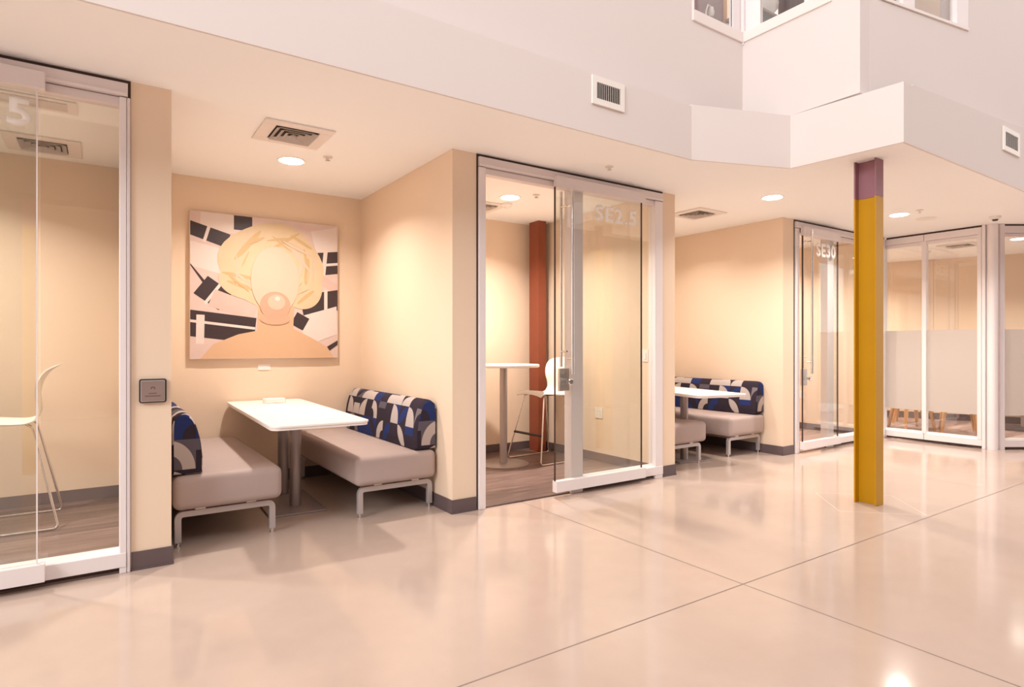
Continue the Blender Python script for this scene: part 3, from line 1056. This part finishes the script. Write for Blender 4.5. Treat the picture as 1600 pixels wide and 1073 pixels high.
# ------------------------------------------------------------------ plaque, switch, outlets, card
t = empty('wall_plaque', (0.244, FY, 1.0), 0, 'small grey plaque in a dark frame on the cream pillar', 'sign')
MB().extrude([(0.177 + px, FY - 0.001, 0.931 + pz) for px, pz in round_rect(0, 0.134, 0, 0.134, 0.012)], (0, -0.018, 0)).build('frame', M['black'], t, bevel=0.002)
MB().extrude([(0.184 + px, FY - 0.0192, 0.938 + pz) for px, pz in round_rect(0, 0.118, 0, 0.120, 0.006)], (0, -0.003, 0)).build('border', M['silver'], t)
pl = MB().box(0.188, 0.298, FY - 0.0245, FY - 0.0223, 0.943, 1.053).build('plate', M['plaque'], t)
mb = MB()
for sgn in (-1, 1):
    mb.extrude([(0.243, FY - 0.0247, 1.022), (0.243 + sgn * 0.006, FY - 0.0247, 1.022), (0.243 + sgn * 0.013, FY - 0.0247, 1.009), (0.243 + sgn * 0.007, FY - 0.0247, 1.009)][::sgn], (0, -0.001, 0))
mb.build('emblem', M['plaque_ink'], pl)
mb = MB()
for row, (xs, xe, z, n) in enumerate(((0.224, 0.263, 0.981, 6), (0.206, 0.282, 0.966, 11))):
    st = (xe - xs) / n
    for k in range(n):
        mb.box(xs + st * k, xs + st * k + st * 0.62, FY - 0.0252, FY - 0.0246, z, z + 0.0065)
mb.build('lettering', M['plaque_ink'], pl)


def plate_on_x(name, cat, label, x, y, z, w, h, kind):
    """switch or outlet on a wall looking towards -X"""
    t = empty(name, (x, y, z), 0, label, cat)
    MB().box(x - 0.007, x - 0.0005, y - w / 2, y + w / 2, z - h / 2, z + h / 2, bevel=0.002).build('plate', M['plastic'], t)
    if kind == 'switch':
        MB().box(x - 0.012, x - 0.0072, y - w * 0.22, y + w * 0.22, z - h * 0.29, z + h * 0.29, bevel=0.0015).build('rocker', M['laminate'], t)
    else:
        for dy in ((-0.027, 0.027) if kind == 'double' else (0,)):
            for dz in (-0.02, 0.02):
                s_ = MB().lathe([(0.015, 0.0), (0.015, -0.0025)], axis='x', base=(x - 0.0072, y + dy, z + dz), n=18).build('socket', M['laminate'], t)
                mb = MB()
                for q_ in (-0.005, 0.005):
                    mb.box(x - 0.0105, x - 0.0098, y + dy + q_ - 0.001, y + dy + q_ + 0.001, z + dz - 0.004, z + dz + 0.004)
                mb.build('slot', M['dark'], s_)
    return t


plate_on_x('light_switch', 'switch', 'white light switch on the right wall of booth SE2.5', 4.437, 4.19, 1.155, 0.075, 0.12, 'switch')
plate_on_x('wall_outlet', 'outlet', 'white double outlet low on the right wall of booth SE2.5', 4.437, 4.86, 0.53, 0.115, 0.115, 'double')
plate_on_x('wall_outlet', 'outlet', 'white double outlet low on the right wall of booth SE30', 8.72, 5.10, 0.52, 0.13, 0.12, 'double')
tag(MB().box(1.188, 1.294, AY - 0.006, AY - 0.0005, 1.030, 1.083, bevel=0.001).build('caption_card', M['laminate']),
    'small white caption card on the wall under the canvas', 'card')


# ------------------------------------------------------------------ canvas (plain abstract stand-in)
def canvas():
    x0, x1, z0, z1 = 0.63, 1.913, 1.135, 2.416
    y = AY - 0.045
    t = empty('canvas_print', ((x0 + x1) / 2, AY, z0), 0, 'large square abstract canvas hanging above the white table', 'picture')
    MB().box(x0, x1, y, AY - 0.001, z0, z1, bevel=0.004).build('stretcher', M['p_white'], t)
    mats = ['p_pink', 'p_pink2', 'p_white', 'p_black', 'p_cream', 'p_cream2', 'p_peach', 'p_peach2', 'p_coral', 'p_coral2', 'p_tan']
    mb = MB()
    lv = [0]

    def shape(pts, m):
        """pts in 0..1 canvas units, (0,0) top-left"""
        lv[0] += 1
        mb.mi = mats.index(m)
        yy = y - 0.0006 - 0.00012 * lv[0]
        f = 0.004
        mb.poly([(x0 + f + (x1 - x0 - 2 * f) * min(max(u, 0), 1), yy, z1 - f - (z1 - z0 - 2 * f) * min(max(v, 0), 1)) for u, v in pts])

    def oval(cx, cy, rx, ry, m, n=40, rot=0.0, wob=0.0, k=3):
        pts = []
        for i in range(n):
            a = 2 * PI * i / n
            r = 1 + wob * math.sin(k * a + 0.7)
            px, py = rx * r * math.cos(a), ry * r * math.sin(a)
            pts.append((cx + px * math.cos(rot) - py * math.sin(rot), cy + px * math.sin(rot) + py * math.cos(rot)))
        shape(pts, m)

    def rect(cx, cy, w, h, rot, m):
        c, s = math.cos(rot), math.sin(rot)
        shape([(cx + a * w / 2 * c - b * h / 2 * s, cy + a * w / 2 * s + b * h / 2 * c) for a, b in ((-1, -1), (1, -1), (1, 1), (-1, 1))], m)
    shape([(0, 0), (1, 0), (1, 1), (0, 1)], 'p_pink')
    rect(0.20, 0.06, 0.28, 0.13, 0.05, 'p_white')
    rect(0.33, 0.05, 0.12, 0.10, 0.0, 'p_black')
    rect(0.11, 0.15, 0.26, 0.10, 0.28, 'p_black')
    rect(0.10, 0.145, 0.02, 0.12, 0.28, 'p_white')
    rect(0.10, 0.31, 0.24, 0.17, 0.2, 'p_white')
    rect(0.03, 0.42, 0.02, 0.16, -0.75, 'p_black')
    rect(0.14, 0.55, 0.19, 0.15, 0.62, 'p_black')
    rect(0.14, 0.55, 0.02, 0.18, 0.62, 'p_white')
    rect(0.27, 0.63, 0.30, 0.12, 0.35, 'p_pink2')
    rect(0.18, 0.78, 0.46, 0.18, 0.10, 'p_black')
    rect(0.18, 0.765, 0.46, 0.018, 0.10, 'p_white')
    rect(0.06, 0.80, 0.05, 0.20, 0.02, 'p_white')
    rect(0.92, 0.13, 0.20, 0.20, -0.25, 'p_white')
    rect(0.93, 0.29, 0.22, 0.17, -0.12, 'p_black')
    rect(0.93, 0.30, 0.22, 0.02, -0.12, 'p_white')
    rect(0.90, 0.29, 0.03, 0.18, 0.1, 'p_white')
    rect(0.93, 0.44, 0.2, 0.08, 0.45, 'p_pink2')
    rect(0.88, 0.59, 0.30, 0.16, -0.18, 'p_black')
    rect(0.91, 0.58, 0.025, 0.18, 0.0, 'p_white')
    rect(0.88, 0.76, 0.30, 0.22, -0.3, 'p_white')
    rect(0.72, 0.73, 0.10, 0.10, 0.5, 'p_black')
    rect(0.96, 0.92, 0.14, 0.04, -0.5, 'p_black')
    # broad plain shapes
    shape([(0.06, 1), (0.14, 0.90), (0.30, 0.83), (0.44, 0.80), (0.66, 0.78), (0.80, 0.85), (0.92, 0.92), (0.97, 1)], 'p_peach')
    shape([(0.42, 0.83), (0.43, 0.60), (0.68, 0.60), (0.67, 0.80), (0.56, 0.90)], 'p_peach')
    oval(0.53, 0.33, 0.355, 0.30, 'p_cream', wob=0.035, k=4)
    oval(0.36, 0.46, 0.19, 0.13, 'p_cream', rot=0.3, wob=0.05)
    oval(0.76, 0.48, 0.12, 0.17, 'p_cream', rot=0.2, wob=0.05)
    for cx, cy, rx, ry, ro in ((0.36, 0.20, 0.14, 0.02, -0.9), (0.30, 0.42, 0.11, 0.014, 0.15), (0.32, 0.49, 0.10, 0.014, 0.3),
                               (0.77, 0.36, 0.018, 0.10, 0.1), (0.76, 0.55, 0.08, 0.014, -0.7), (0.60, 0.16, 0.14, 0.012, -0.6)):
        oval(cx, cy, rx, ry, 'p_cream2', rot=ro)
    q = random.Random(11)
    for k in range(34):
        a = q.uniform(0.05, 2 * PI)
        rr_ = q.uniform(0.55, 0.92)
        oval(0.53 + 0.33 * rr_ * math.cos(a), 0.33 + 0.27 * rr_ * math.sin(a), q.uniform(0.05, 0.12), q.uniform(0.004, 0.011),
             q.choice(('p_cream2', 'p_peach2', 'p_peach2')), n=20, rot=a + PI / 2 + q.uniform(-0.35, 0.35))
    oval(0.545, 0.44, 0.165, 0.245, 'p_peach2')
    oval(0.545, 0.715, 0.105, 0.045, 'p_tan')
    oval(0.545, 0.62, 0.105, 0.10, 'p_coral')
    oval(0.553, 0.595, 0.06, 0.055, 'p_coral2')
    oval(0.56, 0.57, 0.018, 0.016, 'p_white')
    mb.build('print', [M[k] for k in mats], t)


canvas()


# ------------------------------------------------------------------ benches
def make_bench(label):
    """local: wall side at -x, open side at +x, length along y"""
    t = empty('bench', (0, 0, 0), 0, label, 'bench', 'upholstered benches in the alcoves')
    L, Wd = 0.835, 0.325
    o = MB().box(-Wd + 0.01, Wd, -L, L, 0.236, 0.452, bevel=0.045, seg=4).build('seat', M['seat'], t, True, world=False)
    # backrest: rounded slab, tapering and leaning a little
    mb = MB()
    sec = [(-0.318, 0.4535), (-0.165, 0.4535), (-0.150, 0.48), (-0.150, 0.56), (-0.165, 0.68), (-0.195, 0.78), (-0.225, 0.825), (-0.262, 0.838), (-0.300, 0.820),
           (-0.318, 0.77)]
    sec = [(p.x, p.y) for p in catmull([(a, b, 0) for a, b in sec] + [(sec[0][0], sec[0][1] + 0.02, 0)], 3)][:-1]
    ys = [(-L + 0.02, 0.90, 0.0), (-L + 0.028, 0.955, 0.0), (-L + 0.05, 0.99, 0), (-L + 0.09, 1.0, 0), (L - 0.09, 1, 0), (L - 0.05, 0.99, 0), (L - 0.028, 0.955, 0), (L - 0.02, 0.90, 0)]
    cxm, czm = -0.235, 0.64
    rings = []
    for y, k, _ in ys:
        rings.append([mb.bm.verts.new((cxm + (x - cxm) * k, y, max(0.4535, czm + (z - czm) * k))) for x, z in sec])
    n = len(sec)
    for a, b in zip(rings, rings[1:]):
        for i in range(n):
            mb.bm.faces.new((a[i], a[(i + 1) % n], b[(i + 1) % n], b[i]))
    mb.bm.faces.new(rings[0][::-1])
    mb.bm.faces.new(rings[-1])
    bk = mb.build('backrest', M['pattern'], t, True, world=False,
                  uvs=lambda co, nr: (5.0 - co.x + 0.06, co.z + 2.1) if abs(nr.y) > 0.7 else (co.y + 3.0, co.z - co.x + 2.0))
    # silver leg frames at both ends, rail between, clips under the seat
    for s in (-1, 1):
        y = s * (L - 0.075)
        mb = MB()
        mb.bm.faces.ensure_lookup_table()
        w = 0.0175
        path = fillet([(-0.285, 0, 0.03), (-0.285, 0, 0.205), (0.272, 0, 0.205), (0.272, 0, 0.03)], 0.035, 5)
        # flat bar: rectangular section swept in the x-z plane
        ring = []
        for i, p in enumerate(path):
            a = path[max(i - 1, 0)]
            b = path[min(i + 1, len(path) - 1)]
            tg = (b - a).normalized()
            nn = Vector((-tg.z, 0, tg.x))
            ring.append([mb.bm.verts.new((p.x + nn.x * q * 0.019, y + r_ * w, p.z + nn.z * q * 0.019)) for q, r_ in ((-1, -1), (1, -1), (1, 1), (-1, 1))])
        for a, b in zip(ring, ring[1:]):
            for i in range(4):
                mb.bm.faces.new((a[i], a[(i + 1) % 4], b[(i + 1) % 4], b[i]))
        mb.bm.faces.new(ring[0][::-1])
        mb.bm.faces.new(ring[-1])
        lf = mb.build('leg_frame', M['silver'], t, world=False, bevel=0.003)
        for x in (-0.285, 0.272):
            MB().lathe([(0.015, 0.0), (0.015, 0.008), (0.010, 0.010), (0.010, 0.03)], x, y, 14).build('glide', M['chrome'], lf, True, world=False)
        for x in (-0.16, 0.14):
            MB().box(x - 0.03, x + 0.03, y - 0.015, y + 0.015, 0.2245, 0.2358).build('clip', M['steel'], t, world=False)
    MB().box(-0.03, 0.03, -L + 0.095, L - 0.095, 0.192, 0.2235).build('rail', M['silver'], t, world=False)
    return t


b1 = make_bench('taupe bench left of the table under the canvas, patterned back half hidden')
b1.location = (0.680, 5.030, 0)
dup(b1, (1.832, 5.025, 0), PI, 'taupe bench right of the table under the canvas, patterned back in full view')
dup(b1, (5.02, 4.995, 0), 0, 'taupe bench in the second alcove mostly hidden by a pillar')
dup(b1, (6.108, 5.020, 0), PI, 'taupe bench in the second alcove against the pillar left of booth SE30')


# ------------------------------------------------------------------ alcove tables
def make_table(label):
    t = empty('alcove_table', (0, 0, 0), 0, label, 'table', 'white alcove tables')
    mb = MB()
    pts = round_rect(-0.315, 0.315, -1.0, 0.985, 0.06, 7)
    mb.prism(pts, 0.742, 0.757)
    mb.build('tabletop', M['laminate'], t, world=False, bevel=0.003)
    MB().prism(round_rect(-0.309, 0.309, -0.994, 0.979, 0.055, 7), 0.727, 0.7418).build('edge_band', M['white_metal'], t, world=False)
    MB().box(-0.185, 0.23, -0.27, 0.57, 0.0, 0.012, bevel=0.004).build('base_plate', M['pedestal'], t, world=False)
    for y in (-0.02, 0.41):
        MB().lathe([(0.042, 0.0125), (0.042, 0.7265)], 0.05, y, 32).build('column', M['pedestal'], t, True, world=False)
        MB().box(-0.15, 0.25, y - 0.04, y + 0.04, 0.7215, 0.7268).build('bracket', M['pedestal'], t, world=False)
    return t


t1 = make_table('long white table in the first alcove under the canvas')
t1.location = (1.205, 4.873, 0)
t1.rotation_euler = (0, 0, -0.030)
dup(t1, (5.44, 4.83, 0), PI - 0.21, 'long white table in the second alcove, half hidden by the pillar')
tag(MB().extrude([(1.245 + a, 5.50 + b, 0.7575) for a, b in round_rect(-0.09, 0.09, -0.045, 0.045, 0.02)], (0, 0, 0.042)).build('charging_box', M['plastic'], None, bevel=0.006),
    'small white box lying on the far end of the first alcove table', 'box')


# ------------------------------------------------------------------ bar table and stools
t = empty('bar_table', (3.50, 5.31, 0.012), 0, 'tall round white bar table inside booth SE2.5', 'table')
MB().lathe([(0.372, 1.030), (0.378, 1.036), (0.378, 1.054), (0.374, 1.058)], 3.50, 5.31, 64).build('tabletop', M['laminate'], t, True)
MB().lathe([(0.040, 0.030), (0.040, 1.0295)], 3.50, 5.31, 32).build('column', M['pedestal'], t, True)
MB().lathe([(0.268, 0.0125), (0.268, 0.020), (0.255, 0.026), (0.06, 0.0295)], 3.50, 5.31, 56).build('base', M['pedestal'], t, True)


def make_stool(label):
    """local: sitter looks towards -x"""
    t = empty('bar_stool', (0, 0, 0), 0, label, 'stool', 'white shell bar stools')
    prof = catmull([(-0.235, 0.725, 0), (-0.20, 0.757, 0), (-0.10, 0.752, 0), (0.03, 0.738, 0), (0.12, 0.735, 0), (0.172, 0.762, 0), (0.182, 0.83, 0), (0.178, 0.91, 0),
                    (0.198, 1.0, 0), (0.246, 1.075, 0), (0.305, 1.118, 0)], 4)
    N, K = len(prof), 14
    wid = catmull([(0, 0.20, 0), (0.1, 0.225, 0), (0.25, 0.235, 0), (0.42, 0.205, 0), (0.52, 0.17, 0), (0.62, 0.165, 0), (0.78, 0.195, 0), (0.93, 0.185, 0), (1.0, 0.15, 0)], 8)

    def width(s):
        for a, b in zip(wid, wid[1:]):
            if a.x <= s <= b.x:
                return a.y + (b.y - a.y) * (s - a.x) / max(b.x - a.x, 1e-6)
        return wid[-1].y
    mb = MB()
    grid = []
    for i, p in enumerate(prof):
        s = i / (N - 1)
        w = width(s)
        row = []
        for k in range(K + 1):
            u = -1 + 2 * k / K
            bow = abs(u) ** 2.2
            # seat edges droop, back edges wrap forward
            if s < 0.5:
                dx, dz = 0.0, -0.026 * bow * (1 - s)
            else:
                dx, dz = -0.035 * bow * (s - 0.5) * 2, -0.012 * bow * max(0, (s - 0.85)) * 8
            row.append(mb.bm.verts.new((p.x + dx, u * w, p.y + dz)))
        grid.append(row)
    for a, b in zip(grid, grid[1:]):
        for k in range(K):
            mb.bm.faces.new((a[k], a[k + 1], b[k + 1], b[k]))
    bmesh.ops.recalc_face_normals(mb.bm, faces=mb.bm.faces[:])
    bmesh.ops.solidify(mb.bm, geom=mb.bm.faces[:], thickness=0.009)
    mb.build('seat_shell', M['plastic'], t, True, world=False)
    for sg in (-1, 1):
        path = fillet([(-0.12, sg * 0.145, 0.712), (-0.155, sg * 0.165, 0.700), (-0.300, sg * 0.285, 0.009), (0.300, sg * 0.285, 0.009), (0.155, sg * 0.165, 0.690), (0.11, sg * 0.145, 0.712)], 0.035, 5)
        MB().tube(path, 0.0085, 10).build('sled_leg', M['chrome'], t, True, world=False)
    MB().tube([(-0.24, -0.232, 0.30), (-0.24, 0.232, 0.30)], 0.013, 10).build('footrest', M['black'], t, True, world=False)
    MB().box(-0.12, 0.11, -0.15, 0.15, 0.706, 0.722, bevel=0.004).build('underframe', M['black'], t, world=False)
    return t


s1 = make_stool('white shell bar stool beside the tall table in booth SE2.5')
s1.location = (4.025, 5.28, 0.012)
s1.rotation_euler = (0, 0, 0.06)
dup(s1, (-0.535, 5.385, 0.012), 0.0, 'white shell bar stool behind the glass at the far left')


# ------------------------------------------------------------------ meeting room chairs and table
def make_chair(label):
    t = empty('meeting_chair', (0, 0, 0), 0, label, 'chair', 'wooden legged chairs in the meeting room')
    mb = MB()
    mb.box(-0.23, 0.23, -0.22, 0.22, 0.44, 0.47, bevel=0.014, seg=3)
    mb.build('seat', M['shell'], t, True, world=False)
    mb = MB()
    mb.extrude([(0.19, -0.20, 0.50), (0.19, 0.20, 0.50), (0.27, 0.19, 0.82), (0.27, -0.19, 0.82)], (0.02, 0, 0.005))
    mb.build('backrest', M['shell'], t, world=False, bevel=0.006)
    for sx in (-1, 1):
        for sy in (-1, 1):
            mb = MB()
            pts = [(sx * 0.14, sy * 0.13, 0.438), (sx * 0.185, sy * 0.175, 0.26), (sx * 0.225, sy * 0.205, 0.0)]
            rad = [0.040, 0.034, 0.022]
            rings = []
            for (px, py, pz), r in zip(pts, rad):
                rings.append([mb.bm.verts.new((px + r * math.cos(2 * PI * k / 10), py + 0.8 * r * math.sin(2 * PI * k / 10), pz)) for k in range(10)])
            for a, b in zip(rings, rings[1:]):
                for k in range(10):
                    mb.bm.faces.new((a[k], a[(k + 1) % 10], b[(k + 1) % 10], b[k]))
            mb.bm.faces.new(rings[0])
            mb.bm.faces.new(rings[-1])
            mb.build('leg', M['oak'], t, True, world=False)
    MB().tube([(0.19, -0.12, 0.455), (0.205, -0.12, 0.56)], 0.012).build('back_bracket', M['oak'], t, True, world=False)
    MB().tube([(0.19, 0.12, 0.455), (0.205, 0.12, 0.56)], 0.012).build('back_bracket', M['oak'], t, True, world=False)
    return t


c1 = make_chair('wooden-legged chair behind the frosted glass nearest the round corner post')
c1.location = (10.22, 3.60, 0.012)
c1.rotation_euler = (0, 0, 0.41)
dup(c1, (10.10, 4.16, 0.012), 0.9, 'wooden-legged chair behind the frosted glass just right of the mullion')
dup(c1, (10.75, 4.45, 0.012), 0.3, 'wooden-legged chair behind the frosted glass just left of the mullion')
dup(c1, (9.95, 4.76, 0.012), 2.2, 'wooden-legged chair behind the frosted glass nearest the yellow post')
t = empty('meeting_table', (11.35, 3.15, 0.012), 0, 'round meeting table with dark disc base at the right edge', 'table')
MB().lathe([(0.50, 0.71), (0.51, 0.72), (0.51, 0.735)], 11.35, 3.15, 48).build('tabletop', M['shell'], t, True)
MB().lathe([(0.05, 0.056), (0.05, 0.7095)], 11.35, 3.15, 24).build('column', M['pedestal'], t, True)
MB().lathe([(0.34, 0.0125), (0.34, 0.03), (0.30, 0.045), (0.07, 0.0555)], 11.35, 3.15, 48).build('base', M['charcoal'], t, True)
